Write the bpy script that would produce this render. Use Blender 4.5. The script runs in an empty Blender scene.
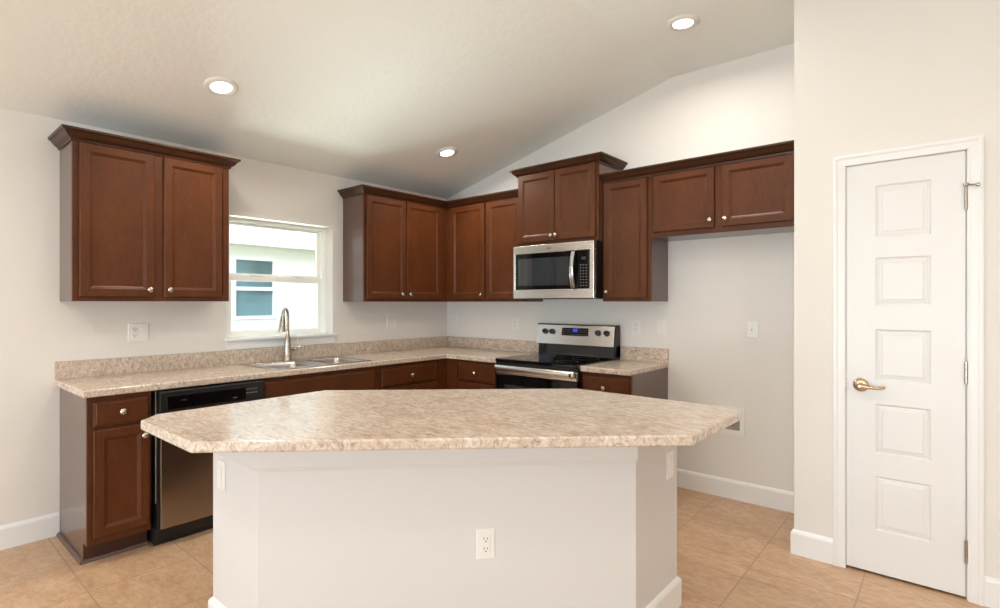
import bpy, bmesh, math
from mathutils import Vector, Matrix
PI = math.pi
sc = bpy.context.scene
C = sc.collection

# ---------------------------------------------------------------- camera
cam_d = bpy.data.cameras.new('camera'); cam = bpy.data.objects.new('camera', cam_d); C.objects.link(cam)
cam.location = (3.9727, -3.9225, 1.3642)
cam.rotation_euler = (PI/2, 0, 0.7141)
cam_d.sensor_width = 36; cam_d.lens = 0.53474*36
cam_d.shift_x = (500-488.88)/1000; cam_d.shift_y = (302.5-304)/1000
cam_d.clip_start = 0.05; cam_d.clip_end = 300
sc.camera = cam
sc.view_settings.view_transform = 'Standard'; sc.view_settings.look = 'None'
sc.view_settings.gamma = 1; sc.view_settings.use_curve_mapping = False
sc.view_settings.exposure = -0.20
sc.cycles.max_bounces = 10; sc.cycles.diffuse_bounces = 7; sc.cycles.transparent_max_bounces = 12
sc.cycles.sample_clamp_indirect = 6; sc.cycles.caustics_reflective = False; sc.cycles.caustics_refractive = False

# ---------------------------------------------------------------- world, sun, daylight, fill lamps
W = bpy.data.worlds.new('sky'); sc.world = W; W.use_nodes = True
wn = W.node_tree.nodes; wl = W.node_tree.links; wn.clear()
sky = wn.new('ShaderNodeTexSky'); sky.sky_type = 'HOSEK_WILKIE'; sky.turbidity = 4.5
sky.sun_direction = Vector((0.55, -0.75, 0.75)).normalized(); sky.ground_albedo = 0.4
bg = wn.new('ShaderNodeBackground'); bg.inputs['Strength'].default_value = 4.2
wo = wn.new('ShaderNodeOutputWorld')
hz = wn.new('ShaderNodeMix'); hz.data_type = 'RGBA'; hz.inputs[0].default_value = .55; hz.inputs[7].default_value = (.62, .68, .74, 1)
wl.new(sky.outputs[0], hz.inputs[6]); wl.new(hz.outputs[2], bg.inputs[0]); wl.new(bg.outputs[0], wo.inputs[0])
sd = bpy.data.lights.new('sun', 'SUN'); sun = bpy.data.objects.new('sun', sd); C.objects.link(sun)
sd.energy = 3; sd.angle = 0.3; sd.color = (.96, .97, 1)
sun.rotation_euler = Vector((0.55, -0.75, 0.75)).to_track_quat('Z', 'Y').to_euler()

def area(name, loc, target, sx, sy, energy, col):
    d = bpy.data.lights.new(name, 'AREA'); d.shape = 'RECTANGLE'; d.size = sx; d.size_y = sy
    d.energy = energy; d.color = col
    o = bpy.data.objects.new(name, d); C.objects.link(o); o.location = loc
    o.rotation_euler = (Vector(loc)-Vector(target)).to_track_quat('Z', 'Y').to_euler()
    return o
YB = -8.6          # wall behind the camera
XR = 6.6           # wall on the far right, out of view
# daylight at the unseen patio door, followed by added fill lamps
DAY = area('daylight_patio_door', (3.3, YB-0.20, 1.25), (3.3, 0, 1.35), 4.6, 2.3, 95, (.76, .88, 1.0))
UPFILL = area('ceiling_fill_patio', (3.3, YB-1.6, 0.15), (3.3, -4.0, 3.0), 5.0, 2.4, 440, (.76, .88, 1.0))  # added fill aimed up through the patio door to brighten the ceiling
UPFILL2 = area('ceiling_fill_side_yard', (XR+1.2, -5.2, 0.2), (3.5, -5.0, 3.0), 2.0, 2.6, 170, (.76, .88, 1.0))  # second added upward fill, outside the side window, also for the ceiling
UPFILL3 = area('ceiling_fill_side_path', (-1.7, -1.8, 0.1), (1.6, -1.6, 3.2), 1.6, 2.6, 450, (.86, .96, .90))  # added low lamp between the houses, lifts the ceiling near the corner
SIDE_FILL = area('added_side_fill', (XR+0.25, -5.2, 1.45), (0, -5.2, 1.45), 2.0, 1.5, 15, (.75, .88, 1.0))  # unseen area light added at the side window as extra fill

# ---------------------------------------------------------------- materials
def lin(r, g, b):
    f = lambda c: (c/255/12.92) if c/255 <= .04045 else ((c/255+.055)/1.055)**2.4
    return (f(r), f(g), f(b), 1)
class Mat:
    def __init__(s, name, col=None, rough=.5, metal=0, spec=.5, coat=0, coat_r=.1):
        s.m = bpy.data.materials.new(name); s.m.use_nodes = True
        s.n = s.m.node_tree.nodes; s.l = s.m.node_tree.links
        s.b = s.n['Principled BSDF']
        if col: s.b.inputs['Base Color'].default_value = col
        s.b.inputs['Roughness'].default_value = rough; s.b.inputs['Metallic'].default_value = metal
        s.b.inputs['Specular IOR Level'].default_value = spec
        s.b.inputs['Coat Weight'].default_value = coat; s.b.inputs['Coat Roughness'].default_value = coat_r
    def coord(s, scale=(1, 1, 1), rot=(0, 0, 0), kind='Object'):
        t = s.n.new('ShaderNodeTexCoord'); mp = s.n.new('ShaderNodeMapping')
        mp.inputs['Scale'].default_value = scale; mp.inputs['Rotation'].default_value = rot
        s.l.new(t.outputs[kind], mp.inputs[0]); return mp.outputs[0]
    def noise(s, co, scale, detail=3, rough=.5, dist=0):
        t = s.n.new('ShaderNodeTexNoise'); t.inputs['Scale'].default_value = scale
        t.inputs['Detail'].default_value = detail; t.inputs['Roughness'].default_value = rough
        t.inputs['Distortion'].default_value = dist; s.l.new(co, t.inputs['Vector']); return t.outputs['Fac']
    def ramp(s, fac, stops):
        r = s.n.new('ShaderNodeValToRGB'); e = r.color_ramp.elements
        while len(e) < len(stops): e.new(.5)
        for i, (p, c) in enumerate(stops): e[i].position = p; e[i].color = c
        s.l.new(fac, r.inputs[0]); return r.outputs[0]
    def mix(s, fac, a, b, mode='MIX'):
        m = s.n.new('ShaderNodeMix'); m.data_type = 'RGBA'; m.blend_type = mode
        for i, v in ((0, fac), (6, a), (7, b)):
            if hasattr(v, 'links') or hasattr(v, 'is_linked'): s.l.new(v, m.inputs[i])
            else: m.inputs[i].default_value = v
        return m.outputs[2]
    def color(s, o): s.l.new(o, s.b.inputs['Base Color'])
    def bump(s, h, strength=.2, dist=.002):
        b = s.n.new('ShaderNodeBump'); b.inputs['Strength'].default_value = strength
        b.inputs['Distance'].default_value = dist; s.l.new(h, b.inputs['Height'])
        s.l.new(b.outputs[0], s.b.inputs['Normal'])

def plain(name, rgb, **k): return Mat(name, lin(*rgb), **k).m
def wall_mat(name, rgb, bs, bstr, bd, rough=.6):
    M = Mat(name, lin(*rgb), rough=rough, spec=.3)
    M.bump(M.noise(M.coord(), bs, 3, .6), bstr, bd); return M.m
m_wall = wall_mat('wall_paint', (226, 222, 217), 55, .25, .002)
m_ceil = wall_mat('ceiling_texture', (242, 244, 240), 26, .55, .004, .8)
m_trim = plain('trim_paint', (232, 232, 231), rough=.35)
m_door = plain('door_paint', (228, 228, 227), rough=.38)
m_isl = wall_mat('island_paint', (213, 210, 208), 60, .1, .001)
m_plate = plain('white_plastic', (230, 228, 224), rough=.3)
m_slot = plain('dark_slot', (60, 56, 52), rough=.6)
m_vinyl = plain('window_vinyl', (246, 248, 244), rough=.3)

def wood(name, c1, c2, c3, rough=.3, coat=.35):
    M = Mat(name, rough=rough, spec=.22, coat=coat, coat_r=.30)
    g = M.noise(M.coord((26, 26, 2.2)), 3.2, 5, .62, .4)
    blot = M.noise(M.coord((3, 3, 1.4)), 2.0, 3, .6)
    fine = M.noise(M.coord((150, 150, 6)), 3, 2, .5)
    a = M.ramp(g, [(.3, c1), (.7, c2)])
    a = M.mix(M.ramp(blot, [(.35, (0, 0, 0, 1)), (.7, (1, 1, 1, 1))]), a, c3, 'MIX') if False else M.mix(blot, a, c3)
    a = M.mix(.28, a, M.ramp(fine, [(.35, c1), (.65, c3)]))
    M.color(a); M.bump(g, .05, .001); return M.m
m_wood = wood('stained_maple', lin(42, 17, 7), lin(74, 36, 16), lin(104, 58, 28), .40, .04)
m_crown = wood('stained_maple_moulding', lin(44, 23, 12), lin(62, 34, 19), lin(74, 43, 25), .35, .2)
m_panel = Mat('brown_laminate_panel', lin(84, 58, 48), rough=.30, spec=.6, coat=.5, coat_r=.10).m
m_kick = plain('toe_kick_brown', (66, 36, 26), rough=.4)
m_quarter = plain('quarter_round_brown', (92, 70, 62), rough=.4)
m_inside = plain('cabinet_interior', (150, 120, 92), rough=.6)

def laminate(name):
    M = Mat(name, rough=.16, spec=.65)
    co = M.coord((1, 3.2, 1.7), (0, 0, -PI/4))
    n1 = M.noise(co, 22, 6, .76, 1.0); n2 = M.noise(co, 60, 5, .75, .8); n3 = M.noise(M.coord((1, 1, 1), (0, 0, .3)), 7, 4, .65, .6)
    a = M.ramp(n1, [(.33, lin(140, 120, 106)), (.43, lin(184, 165, 148)), (.51, lin(204, 188, 171)), (.62, lin(222, 214, 204)), (.72, lin(197, 179, 161))])
    a = M.mix(M.ramp(n2, [(.56, (0, 0, 0, 1)), (.72, (.55, .55, .55, 1))]), a, lin(132, 114, 102))
    a = M.mix(M.ramp(n2, [(.30, (.6, .6, .6, 1)), (.42, (0, 0, 0, 1))]), a, lin(232, 228, 222))
    a = M.mix(M.ramp(n3, [(.45, (0, 0, 0, 1)), (.62, (.30, .30, .30, 1))]), a, lin(180, 150, 128))
    M.color(a); return M.m
m_lam = laminate('marbled_laminate')

def tile():
    M = Mat('ceramic_floor_tile', rough=.34, spec=.5)
    t = M.n.new('ShaderNodeTexCoord'); mp = M.n.new('ShaderNodeMapping')
    P_ = .4570
    mp.inputs['Location'].default_value = (-2.727/P_, 3.255/P_, 0); mp.inputs['Scale'].default_value = (1/P_, 1/P_, 1)
    M.l.new(t.outputs['Object'], mp.inputs[0])
    br = M.n.new('ShaderNodeTexBrick'); br.offset = 0; br.squash = 1
    for k, v in (('Scale', 1), ('Mortar Size', .008), ('Mortar Smooth', .25), ('Bias', 0), ('Brick Width', 1), ('Row Height', 1)): br.inputs[k].default_value = v
    br.inputs['Color1'].default_value = (.47, .47, .47, 1); br.inputs['Color2'].default_value = (.53, .53, .53, 1)
    M.l.new(mp.outputs[0], br.inputs['Vector'])
    co = M.coord((1.4, 2.6, 1), (0, 0, .5))
    n1 = M.noise(co, 2.2, 5, .6, 1.2); n2 = M.noise(co, 13, 5, .7, .8)
    a = M.ramp(n1, [(.3, lin(176, 138, 106)), (.5, lin(194, 159, 127)), (.7, lin(208, 178, 148))])
    a = M.mix(.45, a, M.ramp(n2, [(.32, lin(160, 120, 88)), (.52, lin(196, 162, 130)), (.7, lin(218, 190, 162))]))
    a = M.mix(.35, a, br.outputs['Color'], 'OVERLAY')
    a = M.mix(br.outputs['Fac'], a, lin(168, 140, 112))
    M.color(a)
    inv = M.n.new('ShaderNodeMath'); inv.operation = 'SUBTRACT'; inv.inputs[0].default_value = 1
    M.l.new(br.outputs['Fac'], inv.inputs[1]); M.bump(inv.outputs[0], .3, .002)
    return M.m
m_tile = tile()

def steel(name, rgb, rough=.28, ax=(1, 1, 120)):
    M = Mat(name, lin(*rgb), rough=rough, metal=1)
    n = M.noise(M.coord(ax), 4, 3, .6)
    r = M.n.new('ShaderNodeMapRange'); r.inputs['To Min'].default_value = rough-.02; r.inputs['To Max'].default_value = rough+.03
    M.l.new(n, r.inputs[0]); M.l.new(r.outputs[0], M.b.inputs['Roughness']); return M.m
m_steel = steel('brushed_stainless', (222, 219, 214), .26)
m_dwsteel = steel('dishwasher_stainless', (158, 146, 134), .24)
m_sink = steel('sink_stainless', (196, 192, 188), .24, (60, 1, 1))
m_nickel = plain('brushed_nickel', (190, 178, 164), rough=.26, metal=1)
m_bronze = plain('satin_nickel_warm', (205, 178, 148), rough=.24, metal=1)
m_chrome = plain('bright_metal', (215, 216, 220), rough=.18, metal=1)
m_black = plain('black_plastic', (18, 18, 19), rough=.35)
m_gloss = Mat('black_glass', lin(7, 7, 9), rough=.06, spec=.5).m
m_tint = Mat('dark_door_glass', lin(44, 50, 54), rough=.06, spec=.8, coat=.8, coat_r=.03).m
m_key = plain('keypad_marks', (150, 150, 152), rough=.5)
m_burner = plain('burner_ring', (70, 70, 72), rough=.3)

def emit(name, rgb, s):
    M = Mat(name, (0, 0, 0, 1)); M.b.inputs['Emission Color'].default_value = lin(*rgb); M.b.inputs['Emission Strength'].default_value = s
    return M.m
m_lens = emit('lamp_lens', (255, 236, 208), 7)
m_blue = emit('clock_display', (20, 60, 255), 1.6)
m_dimblue = emit('oven_display', (60, 90, 110), .25)

def glass(name, tint=(1, 1, 1, 1), refl=.06):
    m = bpy.data.materials.new(name); m.use_nodes = True; n = m.node_tree.nodes; l = m.node_tree.links; n.clear()
    o = n.new('ShaderNodeOutputMaterial'); mx = n.new('ShaderNodeMixShader'); t = n.new('ShaderNodeBsdfTransparent'); g = n.new('ShaderNodeBsdfGlossy')
    t.inputs[0].default_value = tint; g.inputs['Roughness'].default_value = .02
    fr = n.new('ShaderNodeFresnel'); fr.inputs[0].default_value = 1.35
    ge = n.new('ShaderNodeNewGeometry'); one = n.new('ShaderNodeMath'); one.operation = 'SUBTRACT'; one.inputs[0].default_value = 1; l.new(ge.outputs['Backfacing'], one.inputs[1])
    mu = n.new('ShaderNodeMath'); mu.operation = 'MULTIPLY'; l.new(fr.outputs[0], mu.inputs[0]); l.new(one.outputs[0], mu.inputs[1])   # reflect at the outer faces of the pane only
    l.new(mu.outputs[0], mx.inputs[0]); l.new(t.outputs[0], mx.inputs[1]); l.new(g.outputs[0], mx.inputs[2]); l.new(mx.outputs[0], o.inputs[0]); return m
m_glass = glass('window_glass', (.985, .99, .975, 1))
m_screen = glass('window_glass_screened', (.93, .965, .99, 1))

# ---------------------------------------------------------------- mesh helpers
def box(bm, x0, x1, y0, y1, z0, z1, bev=0):
    r = bmesh.ops.create_cube(bm, size=1)
    bmesh.ops.transform(bm, matrix=Matrix.Translation(((x0+x1)/2, (y0+y1)/2, (z0+z1)/2)) @ Matrix.Diagonal((x1-x0, y1-y0, z1-z0, 1)), verts=r['verts'])
    if bev:
        es = list({e for v in r['verts'] for e in v.link_edges})
        bmesh.ops.bevel(bm, geom=es, offset=bev, segments=2, affect='EDGES', profile=.5)
def loops(bm, rings, cap0=True, cap1=True, closed=True):
    vs = [[bm.verts.new(p) for p in r] for r in rings]
    n = len(vs[0])
    for a, b in zip(vs, vs[1:]):
        for i in range(n if closed else n-1):
            j = (i+1) % n; bm.faces.new((a[i], a[j], b[j], b[i]))
    if cap0: bm.faces.new(vs[0][::-1])
    if cap1: bm.faces.new(vs[-1])
def lathe(bm, prof, mat=Matrix(), seg=20):
    rings = []
    for r, z in prof:
        rings.append([mat @ Vector((max(r, 1e-5)*math.cos(2*PI*i/seg), max(r, 1e-5)*math.sin(2*PI*i/seg), z)) for i in range(seg)])
    loops(bm, rings)
def tube(bm, pts, rad, seg=12, flat=1.0, side=None):
    pts = [Vector(p) for p in pts]; rings = []
    if not isinstance(rad, (list, tuple)): rad = [rad]*len(pts)
    up = Vector(side) if side else None
    prev = None
    for i, p in enumerate(pts):
        d = (pts[min(i+1, len(pts)-1)]-pts[max(i-1, 0)]).normalized()
        if up is None:
            a = Vector((0, 0, 1)) if abs(d.z) < .9 else Vector((1, 0, 0))
            a = prev if prev is not None else a
        else: a = up
        s = d.cross(a).normalized(); t = s.cross(d).normalized(); prev = t
        rings.append([p + s*rad[i]*math.cos(2*PI*k/seg) + t*rad[i]*flat*math.sin(2*PI*k/seg) for k in range(seg)])
    loops(bm, rings)
def rings_panel(bm, u0, u1, z0, z1, steps, y=0, cap=True, capback=True):
    """rectangular rings in the XZ plane; steps = (inset, y)"""
    R = [[(u0+i, y+d, z0+i), (u1-i, y+d, z0+i), (u1-i, y+d, z1-i), (u0+i, y+d, z1-i)] for i, d in steps]
    loops(bm, R, capback, cap)
def slab(bm, xs, ys, fill, z0, z1):
    """slab of grid cells, walls only at the border"""
    V = {}
    def v(i, j, z):
        k = (i, j, z)
        if k not in V: V[k] = bm.verts.new((xs[i], ys[j], z))
        return V[k]
    F = set(fill)
    for (i, j) in F:
        bm.faces.new((v(i, j, z1), v(i+1, j, z1), v(i+1, j+1, z1), v(i, j+1, z1)))
        bm.faces.new((v(i, j+1, z0), v(i+1, j+1, z0), v(i+1, j, z0), v(i, j, z0)))
        for di, dj, a, b in ((-1, 0, (i, j+1), (i, j)), (1, 0, (i+1, j), (i+1, j+1)), (0, -1, (i, j), (i+1, j)), (0, 1, (i+1, j+1), (i, j+1))):
            if (i+di, j+dj) not in F:
                bm.faces.new((v(*a, z0), v(*b, z0), v(*b, z1), v(*a, z1)))
def prism(bm, pts, z0, z1):
    loops(bm, [[(x, y, z0) for x, y in pts], [(x, y, z1) for x, y in pts]])
def sweep(bm, path, prof, closed=False):
    """prof (out, z) swept along plan path; out points to the right of the travel direction"""
    P = [Vector((p[0], p[1])) for p in path]; n = len(P); rings = []
    for i in range(n):
        ds = []
        if i > 0 or closed: ds.append((P[i]-P[i-1]).normalized())
        if i < n-1 or closed: ds.append((P[(i+1) % n]-P[i]).normalized())
        ns = [Vector((d.y, -d.x)) for d in ds]
        m = sum(ns, Vector((0, 0))).normalized(); m = m/max(.2, m.dot(ns[0]))
        rings.append([(P[i].x+m.x*o, P[i].y+m.y*o, z) for o, z in prof])
    if closed: rings.append(rings[0]); loops(bm, rings, False, False)
    else: loops(bm, rings)
    if closed: bmesh.ops.remove_doubles(bm, verts=bm.verts, dist=1e-6)

def obj(name, bm, mat, parent=None, bevel=0, smooth=False, seg=2):
    bmesh.ops.recalc_face_normals(bm, faces=bm.faces)
    me = bpy.data.meshes.new(name); bm.to_mesh(me); bm.free()
    me.materials.append(mat)
    if smooth:
        for p in me.polygons: p.use_smooth = True
        me.set_sharp_from_angle(angle=math.radians(38))
    o = bpy.data.objects.new(name, me); C.objects.link(o)
    if parent is not None: o.parent = parent
    if bevel:
        md = o.modifiers.new('bevel', 'BEVEL'); md.width = bevel; md.segments = seg; md.limit_method = 'ANGLE'; md.angle_limit = math.radians(35)
    return o
def B(): return bmesh.new()
def pbox(name, mat, parent, *a, bev=0):
    b = B(); box(b, *a, bev); return obj(name, b, mat, parent, smooth=False)
def tag(o, label, cat, group=None):
    o['label'] = label; o['category'] = cat
    if group: o['group'] = group
    return o
def thing(name, label, cat, loc=(0, 0, 0), rz=0, group=None):
    o = bpy.data.objects.new(name, None); C.objects.link(o); o.empty_display_size = .1
    o.location = loc; o.rotation_euler = (0, 0, rz); return tag(o, label, cat, group)
def struct(o, name=None):
    o['kind'] = 'structure'; return o
# local frame of a run: +x to the right as seen from the room, wall plane at y=0, room at -y
LEFT, BACK = PI/2, 0.0
def at(wall, u, z=0):
    return ((0, u, z), LEFT) if wall == 'L' else ((u, 0, z), BACK)

# ================================================================= ROOM SHELL
H0 = 2.441; SL = .2545; XC = 2.387; HC = H0+SL*XC; T = .14
# floor
b = B(); box(b, -.0, XR, YB, 0, -.12, 0); struct(obj('floor', b, m_tile))
# window opening in left wall
WY0, WY1, WZ0, WZ1 = -2.243, -1.362, 1.098, 2.002
b = B()
R_ = Matrix(((0, 0, 1, 0), (1, 0, 0, 0), (0, 1, 0, 0), (0, 0, 0, 1)))
# slab in (y,z) extruded along x : build with slab then rotate (x->y, y->z, z->x)
slab(b, [YB, WY0, WY1, T], [0, WZ0, WZ1, H0+.0], [(i, j) for i in range(3) for j in range(3) if (i, j) != (1, 1)], -T, 0)
bmesh.ops.transform(b, matrix=R_, verts=b.verts)
struct(obj('wall_left', b, m_wall))
# back wall with sloped top
PX = 3.322   # left end of the pantry wall
b = B(); zc = lambda x: H0+SL*min(x, XC)
pts = [(0, 0), (PX, 0), (PX, HC), (XC, HC), (0, H0)]
loops(b, [[(x, 0, z) for x, z in pts], [(x, T, z) for x, z in pts]]); struct(obj('wall_back', b, m_wall))
# pantry wall: door opening cut out, plus its left return
DX0, DX1, DZ = 3.548, 4.030, 2.074; PY = -.635
b = B()
slab(b, [PX, DX0, DX1, XR], [0, DZ, HC], [(0, 0), (2, 0), (0, 1), (1, 1), (2, 1)], 0, .115)
bmesh.ops.transform(b, matrix=Matrix(((1, 0, 0, 0), (0, 0, 1, PY), (0, 1, 0, 0), (0, 0, 0, 1))), verts=b.verts)
struct(obj('wall_pantry', b, m_wall))
b = B(); box(b, PX, PX+.115, PY+.115, T, 0, HC); struct(obj('wall_pantry_return', b, m_wall))
b = B(); box(b, PX+.115, XR, -.02, T, 0, HC); struct(obj('wall_pantry_rear', b, m_wall))
# right wall with a window opening (out of view)
b = B()
slab(b, [YB, -6.25, -4.15, T], [0, .7, 2.2, HC], [(i, j) for i in range(3) for j in range(3) if (i, j) != (1, 1)], XR, XR+T)
bmesh.ops.transform(b, matrix=R_, verts=b.verts); struct(obj('wall_right', b, m_wall))
# front wall (behind the camera) with patio door opening
b = B()
slab(b, [0, 1.0, 5.6, XR], [0, 2.35, HC+.0], [(0, 0), (2, 0), (0, 1), (1, 1), (2, 1)], YB-T, YB)
bmesh.ops.transform(b, matrix=Matrix(((1, 0, 0, 0), (0, 0, 1, 0), (0, 1, 0, 0), (0, 0, 0, 1))), verts=b.verts)
struct(obj('wall_front', b, m_wall))
# ceiling: sloped part and flat part in one mesh
b = B(); t = .12
sec = [(-T, H0-SL*T), (0, H0), (XC, HC), (XR+T, HC), (XR+T, HC+t), (XC-.02, HC+t), (-T, H0-SL*T+t)]
loops(b, [[(x, YB-T, z) for x, z in sec], [(x, T, z) for x, z in sec]]); struct(obj('ceiling', b, m_ceil))

# baseboards
BB = [(0, 0), (.015, 0), (.015, .112), (.012, .120), (.007, .126), (.0, .132)]
def baseboard(name, path):
    b = B(); sweep(b, path, BB); return struct(obj(name, b, m_trim))
baseboard('baseboard_left', [(0, YB), (0, -3.2005)])
baseboard('baseboard_back', [(2.3585, 0), (PX, 0), (PX, PY), (3.5035, PY)])
baseboard('baseboard_right', [(4.0815, PY), (XR, PY)])

# casing of the pantry door
b = B()
def casing(b, x0, x1, z1, w):
    prof = [(0, 0), (0, .017), (.006, .019), (.016, .019), (.020, .015), (.040, .013), (.050, .013), (.055, .010), (w, .006), (w, 0)]
    # path up left, across, down right; profile offset inwards
    P = [((x0, 0), (1, 0)), ((x0, z1), (1, -1)), ((x1, z1), (-1, -1)), ((x1, 0), (-1, 0))]
    rings = []
    for (x, z), (ox, oz) in P:
        rings.append([(x+ox*o, PY-d, z+oz*o) for o, d in prof])
    loops(b, rings)
casing(b, 3.504, 4.081, 2.118, .052)
trim = struct(obj('trim_1', b, m_trim))
b = B()
for x0, x1, z0, z1 in ((DX0, 3.556, 0, DZ), (4.022, DX1, 0, DZ), (DX0, DX1, 2.066, DZ)): box(b, x0, x1, PY+.001, PY+.114, z0, z1)
box(b, 3.556, 3.566, PY+.040, PY+.055, 0, 2.066); box(b, 4.012, 4.022, PY+.040, PY+.055, 0, 2.066); box(b, 3.556, 4.022, PY+.040, PY+.055, 2.056, 2.066)
struct(obj('trim_2', b, m_trim))

# pantry door (structure) and its hardware
DL, DR, DB, DT = 3.5595, 4.0185, .012, 2.063
b = B()
pz = [(.225, .497), (.610, .858), (.975, 1.230), (1.350, 1.588), (1.690, 1.949)]
zs = [DB]; [zs.extend(p) for p in pz]; zs.append(DT)
xs = [DL, 3.682, 3.896, DR]; yf = PY+.003; yb = PY+.038
for i in range(3):
    for j in range(len(zs)-1):
        if i == 1 and j % 2 == 1:
            st = [(0, 0), (.004, .006), (.010, .009), (.016, .006), (.024, .005), (.030, .002)]
            rings_panel(b, xs[1], xs[2], zs[j], zs[j+1], [(a, d) for a, d in st], yf, True, False)
        else:
            vs = [b.verts.new((x, yf, z)) for x, z in ((xs[i], zs[j]), (xs[i+1], zs[j]), (xs[i+1], zs[j+1]), (xs[i], zs[j+1]))]; b.faces.new(vs)
loops(b, [[(DL, yf, DB), (DR, yf, DB), (DR, yf, DT), (DL, yf, DT)], [(DL, yb, DB), (DR, yb, DB), (DR, yb, DT), (DL, yb, DT)]], False, True)
bmesh.ops.remove_doubles(b, verts=b.verts, dist=1e-5)
door = struct(obj('door_1', b, m_door))
b = B(); mt = Matrix.Translation((3.622, yf, .946)) @ Matrix.Rotation(PI/2, 4, 'X')
lathe(b, [(0, 0), (.033, 0), (.034, .004), (.030, .010), (.022, .013), (0, .013)], mt, 28)
ros = obj('handle_rosette', b, m_bronze, door, smooth=True)
b = B(); lathe(b, [(0, .012), (.014, .012), (.012, .03), (.014, .045), (.013, .058), (.006, .064), (0, .064)], mt, 20)
yl = yf-.052
tube(b, [(3.620, yl, .946), (3.640, yl-.002, .946), (3.662, yl, .942), (3.685, yl+.004, .939), (3.705, yl+.010, .941), (3.722, yl+.018, .945)], [.010, .010, .0085, .0075, .008, .006], 12)
obj('lever_handle', b, m_bronze, door, smooth=True)
pbox('strike_plate', m_bronze, door, 3.5575, 3.5605, PY-.001, PY+.012, .925, .982)
for z in (.222, 1.041, 1.843):
    b = B()
    for k in range(3): lathe(b, [(0, 0), (.0065, 0), (.0065, .0325), (0, .0325)], Matrix.Translation((4.0205, PY-.004, z-.05+k*.0335)), 12)
    lathe(b, [(0, 0), (.004, 0), (.004, .106), (0, .106)], Matrix.Translation((4.0205, PY-.004, z-.053)), 10)
    obj('hinge', b, m_nickel, door, smooth=True)
b = B(); tube(b, [(4.022, PY-.014, 1.903), (4.045, PY-.030, 1.897), (4.057, PY-.034, 1.895)], .004, 8); tube(b, [(4.055, PY-.034, 1.895), (4.066, PY-.034, 1.894)], .009, 12)
lathe(b, [(0, 0), (.011, 0), (.011, .012), (0, .012)], Matrix.Translation((4.0205, PY-.010, 1.898)), 12)
o = obj('hinge_pin_stop', b, m_nickel, door, smooth=True); o['label'] = 'small metal spring door stop on the top hinge'

# ---------------------------------------------------------------- kitchen window (structure)
XF = -.100      # room face of the frame
b = B()
def frame_yz(b, y0, y1, z0, z1, w, x0, x1, wb=None, wt=None):
    wb = w if wb is None else wb; wt = w if wt is None else wt
    box(b, x0, x1, y0, y0+w, z0, z1, .002); box(b, x0, x1, y1-w, y1, z0, z1, .002)
    box(b, x0+.0004, x1-.0004, y0+w-.001, y1-w+.001, z0, z0+wb, .002); box(b, x0+.0004, x1-.0004, y0+w-.001, y1-w+.001, z1-wt, z1, .002)
frame_yz(b, WY0, WY1, WZ0, WZ1, .040, -.145, XF, .022, .030)
win = struct(obj('window_1', b, m_vinyl))
ZM = 1.555
b = B(); frame_yz(b, WY0+.038, WY1-.038, ZM-.008, WZ1-.030, .040, -.142, -.124, .040, .022); up = obj('upper_sash', b, m_vinyl, win)
b = B(); frame_yz(b, WY0+.038, WY1-.038, WZ0+.020, ZM+.018, .042, -.122, -.103, .030, .046); lo = obj('lower_sash', b, m_vinyl, win)
pbox('glass_pane', m_glass, up, -.135, -.131, WY0+.07, WY1-.06, ZM+.02, WZ1-.048)
pbox('glass_pane', m_screen, lo, -.114, -.110, WY0+.07, WY1-.07, WZ0+.045, ZM-.02)
b = B(); box(b, -.121, -.098, -2.02, -1.93, ZM+.016, ZM+.026, .002); box(b, -.121, -.098, -1.66, -1.57, ZM+.016, ZM+.026, .002); obj('sash_latch', b, m_vinyl, win)
b = B(); box(b, XF, .028, WY0-.0, WY1+.0, WZ0-.012, WZ0+.006, .003); box(b, .0, .030, WY0-.022, WY1+.026, WZ0-.016, WZ0+.004, .004)
obj('window_sill', b, m_trim, win)
b = B(); box(b, .0, .014, WY0-.005, WY1+.010, 1.020, WZ0-.016, .003); obj('sill_apron', b, m_trim, win)

# patio door and side window behind the viewer
b = B()
for x0, x1 in ((1.0, 1.06), (2.50, 2.58), (4.02, 4.10), (5.54, 5.6)): box(b, x0, x1, YB-.10, YB-.04, 0, 2.35)
box(b, 1.0, 5.6, YB-.10, YB-.04, 2.29, 2.35); box(b, 1.0, 5.6, YB-.10, YB-.04, 0, .05)
pd = struct(obj('door_2', b, m_vinyl)); pbox('glass_pane', m_glass, pd, 1.05, 5.55, YB-.075, YB-.070, .05, 2.3)
b = B()
for y0, y1 in ((-6.25, -6.2), (-5.23, -5.17), (-4.2, -4.15)): box(b, XR+.04, XR+.10, y0, y1, .7, 2.2)
box(b, XR+.04, XR+.10, -6.25, -4.15, .7, .75); box(b, XR+.04, XR+.10, -6.25, -4.15, 2.15, 2.2)
w2 = struct(obj('window_2', b, m_vinyl)); pbox('glass_pane', m_glass, w2, XR+.065, XR+.07, -6.2, -4.2, .75, 2.15)

# ================================================================= OUTSIDE
m_stucco = wall_mat('neighbour_stucco', (232, 232, 222), 30, .3, .003, .9)
m_soffit = plain('neighbour_white_trim', (246, 246, 244), rough=.5)
def ngrass():
    M = Mat('lawn', rough=.9); n = M.noise(M.coord(), 9, 5, .7)
    M.color(M.ramp(n, [(.3, lin(120, 122, 96)), (.7, lin(165, 165, 140))])); return M.m
b = B(); box(b, -40, 40, -40, 40, -.32, -.22); g = obj('ground', b, ngrass()); struct(g)
NX = -4.5
nb = thing('neighbouring_house', 'cream stucco house with white eave seen through the kitchen window', 'house', (NX, 0, -.22))
b = B()
slab(b, [-9, -.24, .46, 7], [0, 1.32, 2.30, 2.90], [(i, j) for i in range(3) for j in range(3) if (i, j) != (1, 1)], -.15, 0)
bmesh.ops.transform(b, matrix=R_, verts=b.verts)
obj('stucco_wall', b, m_stucco, nb)
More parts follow.
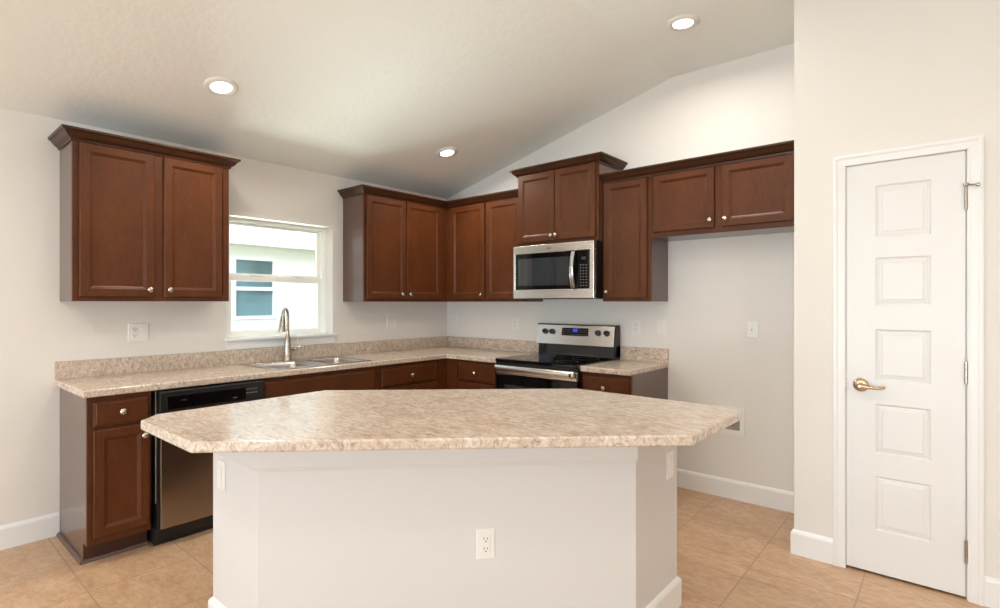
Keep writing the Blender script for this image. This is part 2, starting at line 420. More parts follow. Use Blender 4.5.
b = B(); box(b, -.2, .15, -9.4, 7.4, 2.49, 2.51); box(b, .15, .17, -9.4, 7.4, 2.49, 2.96); obj('eave', b, m_soffit, nb)
b = B(); loops(b, [[(.20, -9.5, 2.96), (.20, -9.5, 3.0), (-4, -9.5, 4.7), (-4, -9.5, 4.6)], [(.20, 7.5, 2.96), (.20, 7.5, 3.0), (-4, 7.5, 4.7), (-4, 7.5, 4.6)]]); obj('roof', b, plain('pale_shingles', (205, 202, 196), rough=.9), nb)
m_nglass = Mat('reflective_glass', rough=.08, spec=.8)
r_ = m_nglass.ramp(m_nglass.noise(m_nglass.coord((1, 1.4, 2)), 1.2, 1, .4), [(.35, lin(70, 98, 96)), (.6, lin(104, 136, 140))]); m_nglass.color(r_)
b = B(); frame_yz(b, -.24, .46, 1.32, 2.30, .045, -.07, .018, .05, .04); box(b, -.06, .012, -.20, .42, 1.775, 1.835)
nf = obj('window_frame', b, m_soffit, nb)
pbox('window_glass', m_nglass.m, nf, -.05, -.03, -.20, .42, 1.36, 2.26)

# ================================================================= CABINETS
def door_panel(bm, u0, u1, z0, z1, yf, th=.019, st=.051):
    steps = [(0, th), (0, .004), (.004, 0), (st-.006, 0), (st-.002, .003), (st, .0035), (st+.010, .0095), (st+.012, .0095)]
    rings_panel(bm, u0, u1, z0, z1, steps, yf)
def drawer_front(bm, u0, u1, z0, z1, yf, th=.019):
    steps = [(0, th), (0, .007), (.003, .004), (.010, .003), (.014, .0), (.018, 0)]
    rings_panel(bm, u0, u1, z0, z1, steps, yf)
def knob(parent, u, z, yf):
    b = B(); lathe(b, [(0, 0), (.008, 0), (.006, .004), (.0055, .012), (.010, .016), (.0155, .020), (.0165, .025), (.013, .030), (.006, .0325), (0, .033)],
                   Matrix.Translation((u, yf, z)) @ Matrix.Rotation(PI/2, 4, 'X'), 18)
    return obj('knob', b, m_nickel, parent, smooth=True)
CROWN = [(0, 0), (.008, 0), (.010, .010), (.017, .016), (.026, .022), (.036, .036), (.043, .046), (.052, .050), (.055, .054), (.055, .064), (0, .064)]

def cabinet(name, label, cat, wall, u0, u1, z0, z1, depth, fronts, group=None, sides='', toe=False, rail=.035):
    """carcass + face frame + fronts. fronts: (kind, u0, u1, z0, z1, knob_u, knob_z)"""
    um = (u0+u1)/2
    (loc, rz) = at(wall, um, z0)
    t = thing(name, label, cat, loc, rz, group)
    hw = (u1-u0)/2; H = z1-z0; e = .0005
    yF = -depth; zl = .105 if toe else 0
    b = B()
    # carcass: sides, top, bottom, back
    s = .016
    def side(xa, xb):
        if toe:
            pts = [(-.001, 0), (yF+.078, 0), (yF+.078, zl), (yF+.0195, zl), (yF+.0195, H-e), (-.001, H-e)]
            loops(b, [[(xa, y, z) for y, z in pts], [(xb, y, z) for y, z in pts]])
        else: box(b, xa, xb, yF+.0195, -.001, 0, H-e)
    side(-hw+e, -hw+s); side(hw-s, hw-e)
    box(b, -hw+s, hw-s, yF+.0195, -.001, zl, zl+s); box(b, -hw+s, hw-s, -.008, -.001, zl+s, H-e)
    if not toe: box(b, -hw+s, hw-s, yF+.0195, -.009, H-s, H-e)
    obj('carcass', b, m_panel, t)
    # face frame
    b = B(); us = sorted({u0} | {u1}); f0, f1 = yF, yF+.019
    us = []
    box(b, -hw+e, -hw+.038, f0, f1, zl, H-e, .0012); box(b, hw-.038, hw-e, f0, f1, zl, H-e, .0012)
    box(b, -hw+.038, hw-.038, f0, f1, zl, zl+.038); box(b, -hw+.038, hw-.038, f0, f1, H-.05, H-e)
    doors = [f for f in fronts if f[0] == 'door']; dr = [f for f in fronts if f[0] != 'door']
    xsd = sorted(doors, key=lambda f: f[1])
    for a, c in zip(xsd, xsd[1:]):
        m = (a[2]+c[1])/2-um; box(b, m-.03, m+.03, f0, f1, zl+.038, H-.05)
    for f in dr:
        if doors: box(b, -hw+.038, hw-.038, f0+.0002, f1, f[3]-z0-.035, f[3]-z0+.005)
    obj('face_frame', b, m_wood, t)
    for f in fronts:
        b = B(); yf = yF-.0198
        if f[0] == 'door':
            door_panel(b, f[1]-um, f[2]-um, f[3]-z0, f[4]-z0, yf); o = obj('cabinet_door', b, m_wood, t)
        else:
            drawer_front(b, f[1]-um, f[2]-um, f[3]-z0, f[4]-z0, yf); o = obj('drawer_front' if f[5] is not None else 'false_front', b, m_wood, t)
        if f[5] is not None: knob(o, f[5]-um, f[6]-z0, yf)
    if toe:
        pbox('toe_kick', m_kick, t, -hw+e, hw-e, yF+.070, yF+.0775, 0, zl)
    return t

Z0, ZT = 1.372, 2.286
def crown_run(name, path, z, parent=None, mat=m_crown):
    b = B(); sweep(b, path, [(o, z+h) for o, h in CROWN]); return obj(name, b, mat, parent)
G_up = 'brown wall cabinets'
# left wall, left of the window
c = cabinet('wall_cabinet', 'brown two-door wall cabinet hanging alone left of the window', 'cabinet', 'L', -3.199, -2.353, Z0, ZT, .305,
    [('door', -3.170, -2.801, 1.398, 2.256, -2.829, 1.442), ('door', -2.749, -2.402, 1.398, 2.256, -2.720, 1.442)])
hw = .423; H = ZT-Z0
crown_run('crown_moulding', [(-hw, -.001), (-hw, -.305), (hw, -.305), (hw, -.001)], H-.026, c)
pbox('top_cap', m_crown, c, -hw, hw, -.305, -.001, H, H+.01)
# left wall, right of the window to the corner
c = cabinet('wall_cabinet', 'brown two-door wall cabinet right of the window, glossy side facing it', 'cabinet', 'L', -1.262, -.349, Z0, ZT, .305,
    [('door', -1.246, -.826, 1.398, 2.256, -.882, 1.438), ('door', -.818, -.398, 1.398, 2.256, -.790, 1.438)])
b = B(); prism(b, [(.001, -.348), (.304, -.348), (.304, -.304), (.348, -.304), (.348, -.001), (.001, -.001)], Z0, ZT-.0005)
tag(obj('corner_filler', b, m_wood), 'brown corner filler post joining the two upper cabinet runs', 'filler panel')
cabinet('wall_cabinet', 'brown single-door wall cabinet right beside the inside corner above range wall', 'cabinet', 'B', .349, .807, Z0, ZT, .305,
    [('door', .372, .797, 1.398, 2.256, .770, 1.438)])
cabinet('wall_cabinet', 'brown wall cabinet partly hidden behind the left end of the microwave', 'cabinet', 'B', .8075, 1.2135, Z0, ZT, .305,
    [('door', .815, 1.2, 1.398, 2.256, 1.172, 1.438)])
cr = crown_run('crown_moulding', [(.001, -1.262), (.305, -1.262), (.305, -.305), (1.213, -.305)], ZT-.026)
tag(cr, 'brown crown moulding turning the inside corner over the upper cabinets', 'crown moulding')
# over the range
MY = .366
c = cabinet('wall_cabinet', 'raised brown two-door cabinet directly above the microwave', 'cabinet', 'B', 1.2145, 1.9755, 1.828, 2.448, MY,
    [('door', 1.229, 1.588, 1.857, 2.415, 1.568, 1.899), ('door', 1.594, 1.953, 1.857, 2.415, 1.612, 1.899)])
hw = (1.9755-1.2145)/2; H = .62
crown_run('crown_moulding', [(-hw, -.001), (-hw, -MY), (hw, -MY), (hw, -.001)], H-.040, c)
pbox('top_cap', m_crown, c, -hw, hw, -MY, -.001, H, H+.01)
# right of the range
cabinet('wall_cabinet', 'tall narrow single-door brown wall cabinet right of the microwave', 'cabinet', 'B', 1.9765, 2.357, Z0, ZT, .305,
    [('door', 1.993, 2.334, 1.398, 2.256, 2.021, 1.442)])
cabinet('wall_cabinet', 'short wide brown two-door cabinet over the empty refrigerator space', 'cabinet', 'B', 2.3575, PX-.001, 1.822, ZT, .305,
    [('door', 2.384, 2.798, 1.856, 2.256, 2.773, 1.904), ('door', 2.844, 3.258, 1.856, 2.256, 2.870, 1.904)])
cr = crown_run('crown_moulding', [(1.977, -.305), (PX-.001, -.305)], ZT-.026)
tag(cr, 'brown crown moulding over the cabinets right of the microwave', 'crown moulding')

# base cabinets
ZB = .876
def base(label, wall, u0, u1, fronts, name='base_cabinet'):
    return cabinet(name, label, 'cabinet', wall, u0, u1, 0, ZB, .61, fronts, toe=True)
c = base('narrow brown base cabinet at the left end of the counter, one drawer over door', 'L', -3.199, -2.906,
    [('drawer', -3.174, -2.922, .718, .848, -3.048, .785), ('door', -3.174, -2.918, .142, .700, -2.946, .640)])
# front toe board and quarter round of the end cabinet
b = B(); hw = .1465
sweep(b, [(-hw, -.001), (-hw, -.535), (hw, -.535)], [(0, 0), (.018, 0), (.017, .008), (.012, .015), (.006, .018), (0, .019)])
obj('quarter_round', b, m_quarter, c)
base('brown sink base cabinet with plain false front, right of the dishwasher', 'L', -2.282, -1.372,
    [('false', -2.272, -1.387, .704, .850, None, None), ('door', -2.272, -1.833, .135, .688, -1.86, .640), ('door', -1.826, -1.387, .135, .688, -1.80, .640)], 'sink_base_cabinet')
base('brown base cabinet with drawer between sink cabinet and corner', 'L', -1.3715, -.70,
    [('drawer', -1.332, -.738, .704, .850, -1.035, .776), ('door', -1.332, -1.038, .135, .688, -1.065, .640), ('door', -1.032, -.738, .135, .688, -1.005, .640)])
b = B(); prism(b, [(.001, -.699), (.61, -.699), (.61, -.61), (.699, -.61), (.699, -.001), (.001, -.001)], .0, ZB-.0005)
tag(obj('corner_filler', b, m_wood), 'brown filler panel in the inside corner of the base cabinets', 'filler panel')
base('brown base cabinet with drawer between corner and left side of the range', 'B', .70, 1.2125,
    [('drawer', .765, 1.182, .704, .850, .972, .776), ('door', .765, 1.182, .135, .688, 1.15, .640)])
base('brown base cabinet under the short counter right of the range', 'B', 1.978, 2.357,
    [('drawer', 1.993, 2.338, .704, .850, 2.166, .776), ('door', 1.993, 2.338, .135, .688, 2.02, .640)])

# ================================================================= COUNTERTOPS
CT0, CT1 = ZB, .914
SX0, SX1, SY0, SY1 = .055, .590, -2.168, -1.385      # sink cut-out
ct = thing('countertop', 'L-shaped marbled beige counter running from left end past sink to range', 'countertop', (0, 0, CT0))
b = B()
slab(b, [.001, SX0+.015, SX1-.015, .638, 1.2125], [-3.222, SY0+.015, SY1-.015, -.638, -.001],
     [(0, 0), (1, 0), (2, 0), (0, 1), (2, 1), (0, 2), (1, 2), (2, 2), (0, 3), (1, 3), (2, 3), (3, 3)], 0, CT1-CT0)
obj('counter_slab', b, m_lam, ct, bevel=.007, seg=3)
b = B(); sweep(b, [(.001, -3.222), (.001, -.001), (1.2125, -.001)], [(0, CT1-CT0), (.019, CT1-CT0), (.019, .136), (.016, .140), (0, .140)])
obj('backsplash', b, m_lam, ct)
ct2 = thing('countertop', 'short marbled beige counter piece to the right of the range', 'countertop', (0, 0, CT0))
b = B(); slab(b, [1.9775, 2.362], [-.638, -.001], [(0, 0)], 0, CT1-CT0); obj('counter_slab', b, m_lam, ct2, bevel=.007, seg=3)
b = B(); sweep(b, [(1.9775, -.001), (2.362, -.001)], [(0, CT1-CT0), (.019, CT1-CT0), (.019, .136), (.016, .140), (0, .140)]); obj('backsplash', b, m_lam, ct2)

# ---------------------------------------------------------------- sink
sk = thing('kitchen_sink', 'double bowl stainless steel sink set into the counter under the window', 'sink', (0, 0, CT1))
bx0, bx1 = .165, .555; bowls = ((-2.135, -1.800), (-1.753, -1.418))
b = B()
slab(b, [SX0, bx0, bx1, SX1], [SY0, bowls[0][0], bowls[0][1], bowls[1][0], bowls[1][1], SY1],
     [(i, j) for i in range(3) for j in range(5) if (i, j) not in ((1, 1), (1, 3))], .0005, .006)
obj('sink_rim', b, m_sink, sk, bevel=.003)
def rr(x0, x1, y0, y1, r, z, n=5):
    P = []
    for cx, cy, a0 in ((x1-r, y1-r, 0), (x0+r, y1-r, 90), (x0+r, y0+r, 180), (x1-r, y0+r, 270)):
        for k in range(n+1):
            a = math.radians(a0+90*k/n); P.append((cx+r*math.cos(a), cy+r*math.sin(a), z))
    return P
for y0, y1 in bowls:
    b = B()
    R = [rr(bx0-.002, bx1+.002, y0-.002, y1+.002, .02, .004), rr(bx0+.004, bx1-.004, y0+.004, y1-.004, .03, -.004), rr(bx0+.010, bx1-.010, y0+.010, y1-.010, .045, -.05),
         rr(bx0+.016, bx1-.016, y0+.016, y1-.016, .05, -.150), rr(bx0+.035, bx1-.035, y0+.035, y1-.035, .045, -.172)]
    loops(b, R, False, True); bw = obj('bowl', b, m_sink, sk, smooth=True)
    md = bw.modifiers.new('thickness', 'SOLIDIFY'); md.thickness = .0015; md.offset = 1
    b = B(); lathe(b, [(0, -.1705), (.045, -.1705), (.043, -.167), (.030, -.168), (0, -.168)], Matrix.Translation(((bx0+bx1)/2, (y0+y1)/2, 0)), 24); obj('drain', b, m_chrome, bw, smooth=True)

# ---------------------------------------------------------------- faucet
fc = thing('kitchen_faucet', 'brushed nickel pull-down faucet standing behind the double sink', 'faucet', (.085, -1.815, CT1+.006))
b = B(); lathe(b, [(0, 0), (.034, 0), (.034, .006), (.030, .012), (.028, .06), (.023, .13), (.016, .19), (.0135, .20), (0, .20)], seg=24); obj('faucet_body', b, m_nickel, fc, smooth=True)
dx, dy = Vector((.52, -.85)).normalized(); Rr = .034
pts = [(0, 0, .19)]+[(0, 0, .26)]+[(dx*Rr*(1-math.cos(a)), dy*Rr*(1-math.cos(a)), .335+Rr*math.sin(a)*1.7) for a in [PI*k/12 for k in range(12)]]
b = B(); tube(b, pts, .0125, 14); obj('spout', b, m_nickel, fc, smooth=True)
b = B(); e = Vector((dx*2*Rr, dy*2*Rr, 0)); ax = Vector((dx*.10, dy*.10, -1)).normalized(); s0 = Vector((e.x, e.y, .345))
tube(b, [s0, s0+ax*.03, s0+ax*.07, s0+ax*.10, s0+ax*.125], [.0145, .018, .024, .027, .027], 16); obj('spray_head', b, m_nickel, fc, smooth=True)
b = B(); tube(b, [(0, .010, .075), (0, .038, .075), (.0, .052, .074)], [.011, .013, .011], 14)
tube(b, [(0, .048, .074), (.002, .072, .082), (.003, .086, .108), (.003, .088, .148), (.003, .084, .165)], [.010, .010, .009, .008, .007], 12); obj('lever_handle', b, m_nickel, fc, smooth=True)

# ================================================================= DISHWASHER
dw = thing('dishwasher', 'stainless dishwasher with black control strip between end cabinet and sink cabinet', 'dishwasher', (0, -2.588, 0), LEFT)
hw = .305
pbox('tub', m_black, dw, -hw, hw, -.585, -.02, .012, .868)
pbox('door_liner', m_black, dw, -hw+.001, hw-.002, -.654, -.586, .100, .743)
b = B(); box(b, -hw+.016, hw-.006, -.664, -.653, .105, .742, .004); obj('door', b, m_dwsteel, dw)
pbox('side_strip', m_chrome, dw, -hw-.002, -hw+.006, -.640, -.612, .250, .868, bev=.001)
b = B(); box(b, -hw+.012, hw-.004, -.664, -.586, .744, .868, .006); cp = obj('control_panel', b, m_black, dw)
b = B(); rings_panel(b, -hw+.045, hw-.12, .762, .842, [(0, .004), (0, 0), (.004, -.002)], -.666); obj('handle_recess', b, m_gloss, cp)
b = B()
for k in range(6): box(b, .17+k*.015, .178+k*.015, -.6655, -.6625, .800, .806)
for k in range(6): box(b, .17+k*.015, .180+k*.015, -.6655, -.6625, .825, .828)
obj('button_marks', b, m_key, cp)
b = B(); lathe(b, [(0, 0), (.013, 0), (.012, .002), (0, .002)], Matrix.Translation((-.17, -.6682, .81)) @ Matrix.Rotation(PI/2, 4, 'X') @ Matrix.Diagonal((1.3, .35, 1, 1)), 20); obj('badge', b, m_chrome, cp)
b = B(); lathe(b, [(0, 0), (.013, 0), (.012, .002), (0, .002)], Matrix.Translation((.115, -.6682, .785)) @ Matrix.Rotation(PI/2, 4, 'X') @ Matrix.Diagonal((1.3, .3, 1, 1)), 20); obj('start_button', b, m_chrome, cp)
b = B(); box(b, -hw, hw, -.600, -.586, .0, .100, .004); box(b, -hw+.0, hw, -.615, -.600, .03, .095, .004); obj('kick_plate', b, m_black, dw)

# ================================================================= RANGE
rg = thing('electric_range', 'freestanding stainless and black smooth-top electric range against the back wall', 'stove', (1.5945, 0, 0))
hw = .3795
b = B(); box(b, -hw, hw, -.625, -.022, .03, .895, .003)
for x in (-.33, .33):
    for y in (-.58, -.07): lathe(b, [(0, 0), (.018, 0), (.018, .03), (0, .03)], Matrix.Translation((x, y, 0)), 12)
obj('body', b, m_black, rg)
b = B(); box(b, -hw-.0, hw+.0, -.665, -.085, .8955, .921, .006); ckt = obj('glass_cooktop', b, m_gloss, rg)
for x, y, r in ((-.19, -.50, .105), (.19, -.50, .085), (-.19, -.23, .085), (.19, -.23, .105)):
    b = B(); m = Matrix.Translation((x, y, .9212))
    R = [[m @ Vector((q*math.cos(2*PI*i/40), q*math.sin(2*PI*i/40), h)) for i in range(40)] for q, h in ((r-.003, 0), (r-.003, .0005), (r, .0005), (r, 0))]
    loops(b, R, False, False); obj('burner_ring', b, m_burner, ckt)
# backguard, leaning back slightly
b = B(); sec = [(-.022, .900), (-.088, .900), (-.080, 1.018), (-.022, 1.018)]
loops(b, [[(-hw+.010, y, z) for y, z in sec], [(hw, y, z) for y, z in sec]]); obj('backguard_base', b, m_gloss, rg)
def bgy(z): return -.112+(z-1.015)*.16
b = B(); sec = [(-.022, 1.012), (bgy(1.012), 1.012), (bgy(1.172), 1.172), (bgy(1.172)+.006, 1.182), (bgy(1.172)+.016, 1.186), (-.022, 1.186)]
loops(b, [[(-hw, y, z) for y, z in sec], [(hw-.012, y, z) for y, z in sec]]); bgp = obj('backguard_panel', b, m_steel, rg, bevel=.002)
b = B(); sec = [(-.021, .93), (-.10, .93), (-.105, 1.012), (bgy(1.15), 1.15), (bgy(1.17)+.014, 1.182), (-.021, 1.182)]
loops(b, [[(hw-.0115, y, z) for y, z in sec], [(hw, y, z) for y, z in sec]]); obj('backguard_side', b, m_black, rg)
RX = Matrix.Rotation(PI/2-.16, 4, 'X')
for x in (-.288, -.216, .226, .303):
    b = B(); m = Matrix.Translation((x, bgy(1.117), 1.117)) @ RX
    lathe(b, [(0, 0), (.024, 0), (.024, .004), (.019, .007), (.018, .026), (.015, .028), (0, .028)], m, 24)
    b2 = [v for v in b.verts]; box(b, x-.004, x+.004, bgy(1.117)-.036, bgy(1.117)-.020, 1.100, 1.136, .002)
    obj('control_knob', b, m_black, bgp, smooth=True)
def tilt_box(b, x0, x1, z0, z1, d0, d1):
    loops(b, [[(x0, bgy(z0)-d0, z0), (x1, bgy(z0)-d0, z0), (x1, bgy(z1)-d0, z1), (x0, bgy(z1)-d0, z1)], [(x0, bgy(z0)-d1, z0), (x1, bgy(z0)-d1, z0), (x1, bgy(z1)-d1, z1), (x0, bgy(z1)-d1, z1)]])
b = B(); tilt_box(b, -.120, .134, 1.088, 1.152, 0, .002); dp = obj('control_display', b, m_gloss, bgp)
b = B(); tilt_box(b, -.012, .032, 1.122, 1.144, .002, .0026); o = obj('clock_digits', b, m_blue, dp); o['label'] = 'small lit blue clock readout'
b = B()
for r in range(3):
    for k in range(11):
        x = -.108+k*.022
        if -.02 < x < .04 and r == 2: continue
        tilt_box(b, x, x+.009, 1.098+r*.018, 1.103+r*.018, .002, .0024)
obj('button_marks', b, m_key, dp)
# oven door
b = B(); box(b, -hw+.003, hw-.003, -.655, -.626, .215, .800, .006); od = obj('oven_door', b, m_gloss, rg)
b = B(); box(b, -.29, .29, -.6565, -.6545, .33, .72); obj('oven_window', b, m_tint, od)
b = B(); box(b, -hw+.003, hw-.003, -.662, -.626, .801, .868, .006); obj('door_top_trim', b, m_steel, rg)
b = B()
n = 14; R = []
for i in range(n+1):
    x = -hw+.016+(2*hw-.032)*i/n; bow = .012*(1-(2*i/n-1)**2)
    y = -.682-bow
    R.append([(x, y+.010*math.cos(a), .848+.027*math.sin(a)) for a in [2*PI*k/14 for k in range(14)]])
loops(b, R); hd = obj('oven_handle', b, m_steel, rg, smooth=True)
for s in (-1, 1): pbox('handle_bracket', m_black, hd, s*(hw-.034)-.010, s*(hw-.034)+.010, -.690, -.660, .822, .854, bev=.003)
b = B(); box(b, .327, .343, -.6965, -.688, .833, .863, .002); o = obj('handle_badge', b, m_black, hd)
pbox('control_gap', m_black, rg, -hw+.002, hw-.002, -.655, -.626, .869, .895)
b = B(); box(b, -hw+.003, hw-.003, -.652, -.626, .045, .205, .006); obj('storage_drawer', b, m_steel, rg)

# ================================================================= MICROWAVE
mw = thing('microwave_oven', 'stainless over-the-range microwave mounted above the stove', 'microwave', (1.595, 0, 1.396))
hw = .379; H = .429; FY = -.435
b = B(); box(b, -hw, hw, FY+.035, -.002, .004, H, .003); obj('body', b, m_black, mw)
# door / front bezel with opening
b = B()
ox0, ox1, oz0, oz1 = -.356, .342, .072, .362
slab(b, [-hw, ox0, ox1, hw], [0, oz0, oz1, H], [(i, j) for i in range(3) for j in range(3) if (i, j) != (1, 1)], 0, .034)
bmesh.ops.transform(b, matrix=Matrix(((1, 0, 0, 0), (0, 0, 1, FY), (0, 1, 0, 0), (0, 0, 0, 1))), verts=b.verts)
obj('front_bezel', b, m_steel, mw, bevel=.004)
b = B(); box(b, ox0, .232, FY+.004, FY+.030, oz0, oz1); dg = obj('door_glass', b, m_gloss, mw)
b = B(); box(b, ox0+.030, .185, FY+.003, FY+.005, oz0+.032, oz1-.040, .0005); obj('window_screen', b, m_tint, dg)
b = B(); box(b, .2325, ox1, FY+.003, FY+.030, oz0, oz1); kp = obj('control_panel', b, m_gloss, mw)
b = B(); box(b, .272, .308, FY+.002, FY+.004, .290, .312); obj('clock_window', b, m_dimblue, kp)
b = B()
for r in range(8):
    for k in range(3): box(b, .262+k*.024, .270+k*.024, FY+.002, FY+.004, .094+r*.022, .099+r*.022)
obj('keypad', b, m_key, kp)
b = B(); R = []
for i in range(15):
    a = i/14; z = .078+a*.278; bow = .030*math.sin(PI*a)
    y = FY-.010-bow
    R.append([(.208+dx_, y+dy_, z) for dx_, dy_ in ((-.017, .004), (-.015, -.003), (0, -.008), (.015, -.003), (.017, .004), (0, .007))])
loops(b, R); box(b, .198, .218, FY-.012, FY+.004, .080, .100); box(b, .198, .218, FY-.012, FY+.004, .334, .354)
obj('door_handle', b, m_chrome, mw, smooth=True)
b = B(); lathe(b, [(0, 0), (.020, 0), (.019, .002), (0, .002)], Matrix.Translation((-.02, FY, .396)) @ Matrix.Rotation(PI/2, 4, 'X') @ Matrix.Diagonal((1.2, .35, 1, 1)), 20); obj('badge', b, m_chrome, mw)
b = B(); box(b, -hw+.01, hw-.01, FY+.05, -.02, -.004, .004); obj('underside_vent', b, m_black, mw)

# ================================================================= ISLAND
isl = thing('kitchen_island', 'white painted island base with angled front and tall baseboard', 'island', (2.3, -2.3, 0))
I = lambda x, y: (x-2.3, y+2.3)
front = [I(1.63, -2.985), I(2.028, -2.985), I(3.035, -1.960), I(3.035, -1.546)]
b = B(); w = .115
inner = [I(3.035-w, -1.546), I(3.035-w, -1.951+w*.41), I(2.028-w*.41, -2.985+w), I(1.63, -2.985+w)]
prism(b, front+inner, 0, ZB-.001); obj('island_wall', b, m_isl, isl)
b = B(); sweep(b, front[::1], [(0, .735), (.004, .742), (.009, .754), (.009, ZB-.001), (0, ZB-.001)]); obj('header_trim', b, m_isl, isl)
b = B(); sweep(b, [I(1.63, -2.985+w), I(1.63, -2.985), I(2.028, -2.985), I(3.035, -1.960), I(3.035, -1.546), I(3.035-w, -1.546)], BB); obj('baseboard', b, m_trim, isl)
b = B()
cab = [I(1.63, -2.865), I(1.98, -2.865), I(2.92, -1.90), I(2.92, -1.546), I(2.50, -1.546), I(1.63, -2.39)]
prism(b, cab, .10, ZB-.001); ic = obj('cabinet_box', b, m_wood, isl)
kick = [I(1.66, -2.865), I(1.98, -2.865), I(2.92, -1.90), I(2.92, -1.60), I(2.53, -1.60), I(1.66, -2.45)]
b = B(); prism(b, kick, 0, .10); obj('toe_kick', b, m_kick, isl)
# two doors on the kitchen side
p0 = Vector(I(2.50, -1.546)); p1 = Vector(I(1.63, -2.39)); L_ = (p1-p0).length; dv = (p1-p0)/L_
Mk = Matrix(((dv.x, -dv.y, 0, p0.x), (dv.y, dv.x, 0, p0.y), (0, 0, 1, 0), (0, 0, 0, 1)))
for k in range(2):
    b = B(); u0 = .05+k*(L_-.09)/2; u1 = u0+(L_-.11)/2
    door_panel(b, u0, u1, .14, .84, -.0198); o = None
    bmesh.ops.transform(b, matrix=Mk, verts=b.verts); o = obj('cabinet_door', b, m_wood, ic)
    b = B(); ku = u1-.03 if k == 0 else u0+.03
    lathe(b, [(0, 0), (.008, 0), (.0055, .012), (.0155, .020), (.0165, .025), (.006, .0325), (0, .033)], Mk @ Matrix.Translation((ku, -.0198, .80)) @ Matrix.Rotation(PI/2, 4, 'X'), 16); obj('knob', b, m_nickel, o, smooth=True)
# island worktop
b = B()
top = [(1.625, -3.250), (2.112, -3.250), (3.308, -2.098), (3.312, -1.560), (3.262, -1.500), (2.485, -1.500), (1.535, -2.395), (1.545, -3.170)]
prism(b, top, 0, CT1-ZB); it = obj('island_countertop', b, m_lam, bevel=.007, seg=3); it.location.z = ZB
tag(it, 'large angular marbled beige worktop on the white island', 'countertop')

# ================================================================= PLATES
def plate(name, label, cat, loc, rz, kinds, w=None, h=.118, horizontal=False):
    t = thing(name, label, cat, loc, rz)
    n = len(kinds); w = w or (.072+.046*(n-1))
    b = B(); rings_panel(b, -w/2, w/2, -h/2, h/2, [(0, 0), (0, -.004), (.004, -.006), (.006, -.0062)], 0); obj('cover_plate', b, m_plate, t)
    for i, k in enumerate(kinds):
        x = (i-(n-1)/2)*.046
        if k in ('outlet', 'gfci'):
            f = None
            b = B()
            box(b, x-.0165, x+.0165, -.009, -.004, -.033, .033, .001); f = obj('receptacle', b, m_plate, t)
            b = B()
            for s in (-1, 1):
                zc_ = s*.019
                for dx_ in (-.0065, .0065): box(b, x+dx_-.0012, x+dx_+.0012, -.0095, -.0088, zc_-.001, zc_+.008)
                lathe(b, [(0, 0), (.0028, 0), (.0028, .0006), (0, .0006)], Matrix.Translation((x, -.0089, zc_-.008)) @ Matrix.Rotation(PI/2, 4, 'X'), 10)
            obj('slots', b, m_slot, f)
        elif k == 'rocker':
            b = B(); sec = [(-.004, -.033), (-.007, -.033), (-.011, .033), (-.004, .033)]
            loops(b, [[(x-.0165, y, z) for y, z in sec], [(x+.0165, y, z) for y, z in sec]]); obj('rocker', b, m_plate, t)
        elif k == 'toggle':
            b = B(); sec = [(-.005, -.006), (-.012, .004), (-.014, .010), (-.005, .006)]
            loops(b, [[(x-.005, y, z) for y, z in sec], [(x+.005, y, z) for y, z in sec]]); obj('toggle', b, m_plate, t)
        elif k == 'phone':
            b = B(); box(b, x-.008, x+.008, -.0085, -.0058, -.008, .008, .001); f = obj('jack', b, m_plate, t)
            b = B(); box(b, x-.004, x+.002, -.0090, -.0084, -.005, .003); obj('socket_hole', b, m_slot, f)
    return t
e = .0005
plate('switch_plate', 'white double outlet and switch plate under the left wall cabinet', 'wall plate', (e, -2.795, 1.172), LEFT, ['gfci', 'rocker'])
plate('switch_plate', 'white double switch plate on wall between window and corner', 'wall plate', (e, -.728, 1.172), LEFT, ['rocker', 'rocker'])
plate('outlet_plate', 'white outlet plate beside the inside corner of the walls', 'wall plate', (.105, -e, 1.168), BACK, ['outlet'])
plate('outlet_plate', 'white outlet plate just left of the range backguard', 'wall plate', (.90, -e, 1.168), BACK, ['outlet'])
plate('outlet_plate', 'white outlet plate just right of the range backguard', 'wall plate', (2.100, -e, 1.172), BACK, ['outlet'])
plate('switch_plate', 'white toggle switch plate above the end of the short counter', 'wall plate', (2.306, -e, 1.172), BACK, ['toggle'])
plate('outlet_plate', 'white jack plate high in the empty refrigerator space', 'wall plate', (2.945, -e, 1.180), BACK, ['phone'], w=.078)
# island plates
dd = Vector((1.007, 1.034)).normalized(); pc = Vector((2.028, -2.985))+dd*.846; nn = Vector((dd.y, -dd.x))
plate('outlet_plate', 'white outlet plate low on the front of the white island', 'wall plate', (pc.x+nn.x*.0012, pc.y+nn.y*.0012, .440), math.atan2(dd.y, dd.x), ['outlet'])
plate('switch_plate', 'white rocker plate on the right end of the island', 'wall plate', (3.035+e, -1.633, .655), LEFT, ['rocker'])
plate('switch_plate', 'white rocker plate on the left end of the island', 'wall plate', (1.716, -2.985-e, .660), BACK, ['rocker'])
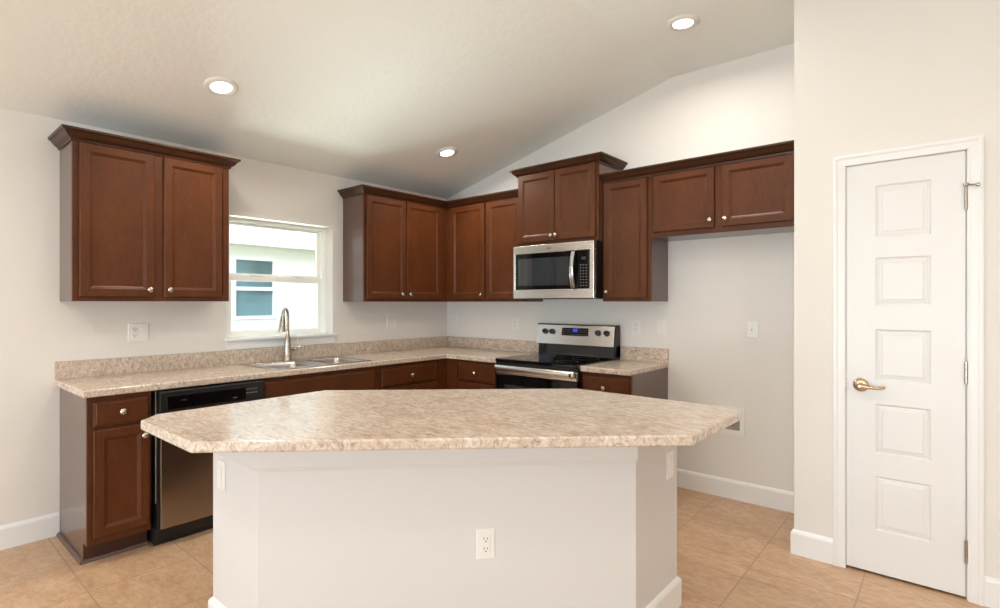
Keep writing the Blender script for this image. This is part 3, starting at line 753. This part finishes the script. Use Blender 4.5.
# icemaker box recessed look
t = thing('water_supply_box', 'white refrigerator water supply box low on the wall behind the island corner', 'supply box', (2.812, -e, .540))
b = B()
slab(b, [-.085, -.055, .055, .085], [-.092, -.062, .062, .092], [(i, j) for i in range(3) for j in range(3) if (i, j) != (1, 1)], -.008, 0)
bmesh.ops.transform(b, matrix=Matrix(((1, 0, 0, 0), (0, 0, 1, 0), (0, 1, 0, 0), (0, 0, 0, 1))), verts=b.verts); obj('box_frame', b, m_plate, t)
pbox('box_back', plain('grey_recess', (150, 145, 138), rough=.6), t, -.055, .055, -.002, 0, -.062, .062)
b = B(); tube(b, [(.01, -.003, -.030), (.01, -.020, -.030), (.01, -.024, -.020), (.01, -.024, .018)], .007, 10); tube(b, [(-.010, -.022, .0), (.03, -.022, .0)], .006, 10)
obj('shutoff_valve', b, m_bronze, t, smooth=True)

# ================================================================= RECESSED LIGHTS
slope = -math.atan(SL)
def can(x, y, label, energy=13):
    z = H0+SL*x if x < XC else HC
    t = thing('recessed_light', label, 'ceiling light', (x, y, z-.0005), 0, None)
    t.rotation_euler = (0, slope if x < XC else 0, 0)
    b = B(); lathe(b, [(.058, -.006), (.060, -.003), (.092, -.0), (.093, -.004), (.086, -.010), (.072, -.014), (.062, -.012)], seg=40)
    bmesh.ops.delete(b, geom=[f for f in b.faces if len(f.verts) > 4], context='FACES')
    obj('trim_ring', b, m_trim, t, smooth=True)
    b = B(); lathe(b, [(0, -.001), (.058, -.001), (.058, -.008), (.04, -.0105), (0, -.011)], seg=40); obj('lens', b, m_lens, t, smooth=True)
    d = bpy.data.lights.new('lamp', 'AREA'); d.shape = 'DISK'; d.size = .13; d.energy = energy; d.color = (1, .92, .83); d.spread = math.radians(170)
    lo_ = bpy.data.objects.new('lamp', d); C.objects.link(lo_); lo_.parent = t; lo_.location = (0, 0, -.020)
    return t
can(.741, -2.585, 'round recessed ceiling light above the left wall cabinet side')
can(.752, -.746, 'round recessed ceiling light nearest the inside corner')
can(2.749, -.728, 'round recessed light in the flat ceiling at upper right')
can(2.749, -2.585, 'round recessed ceiling light above the island, out of view')
can(.745, -4.43, 'round recessed ceiling light over the left wall behind the viewer')
can(4.7, -2.6, 'round recessed ceiling light to the right of the viewer')
can(2.749, -4.8, 'round recessed ceiling light directly behind the island')
can(4.7, -5.2, 'round recessed ceiling light far behind the viewer')
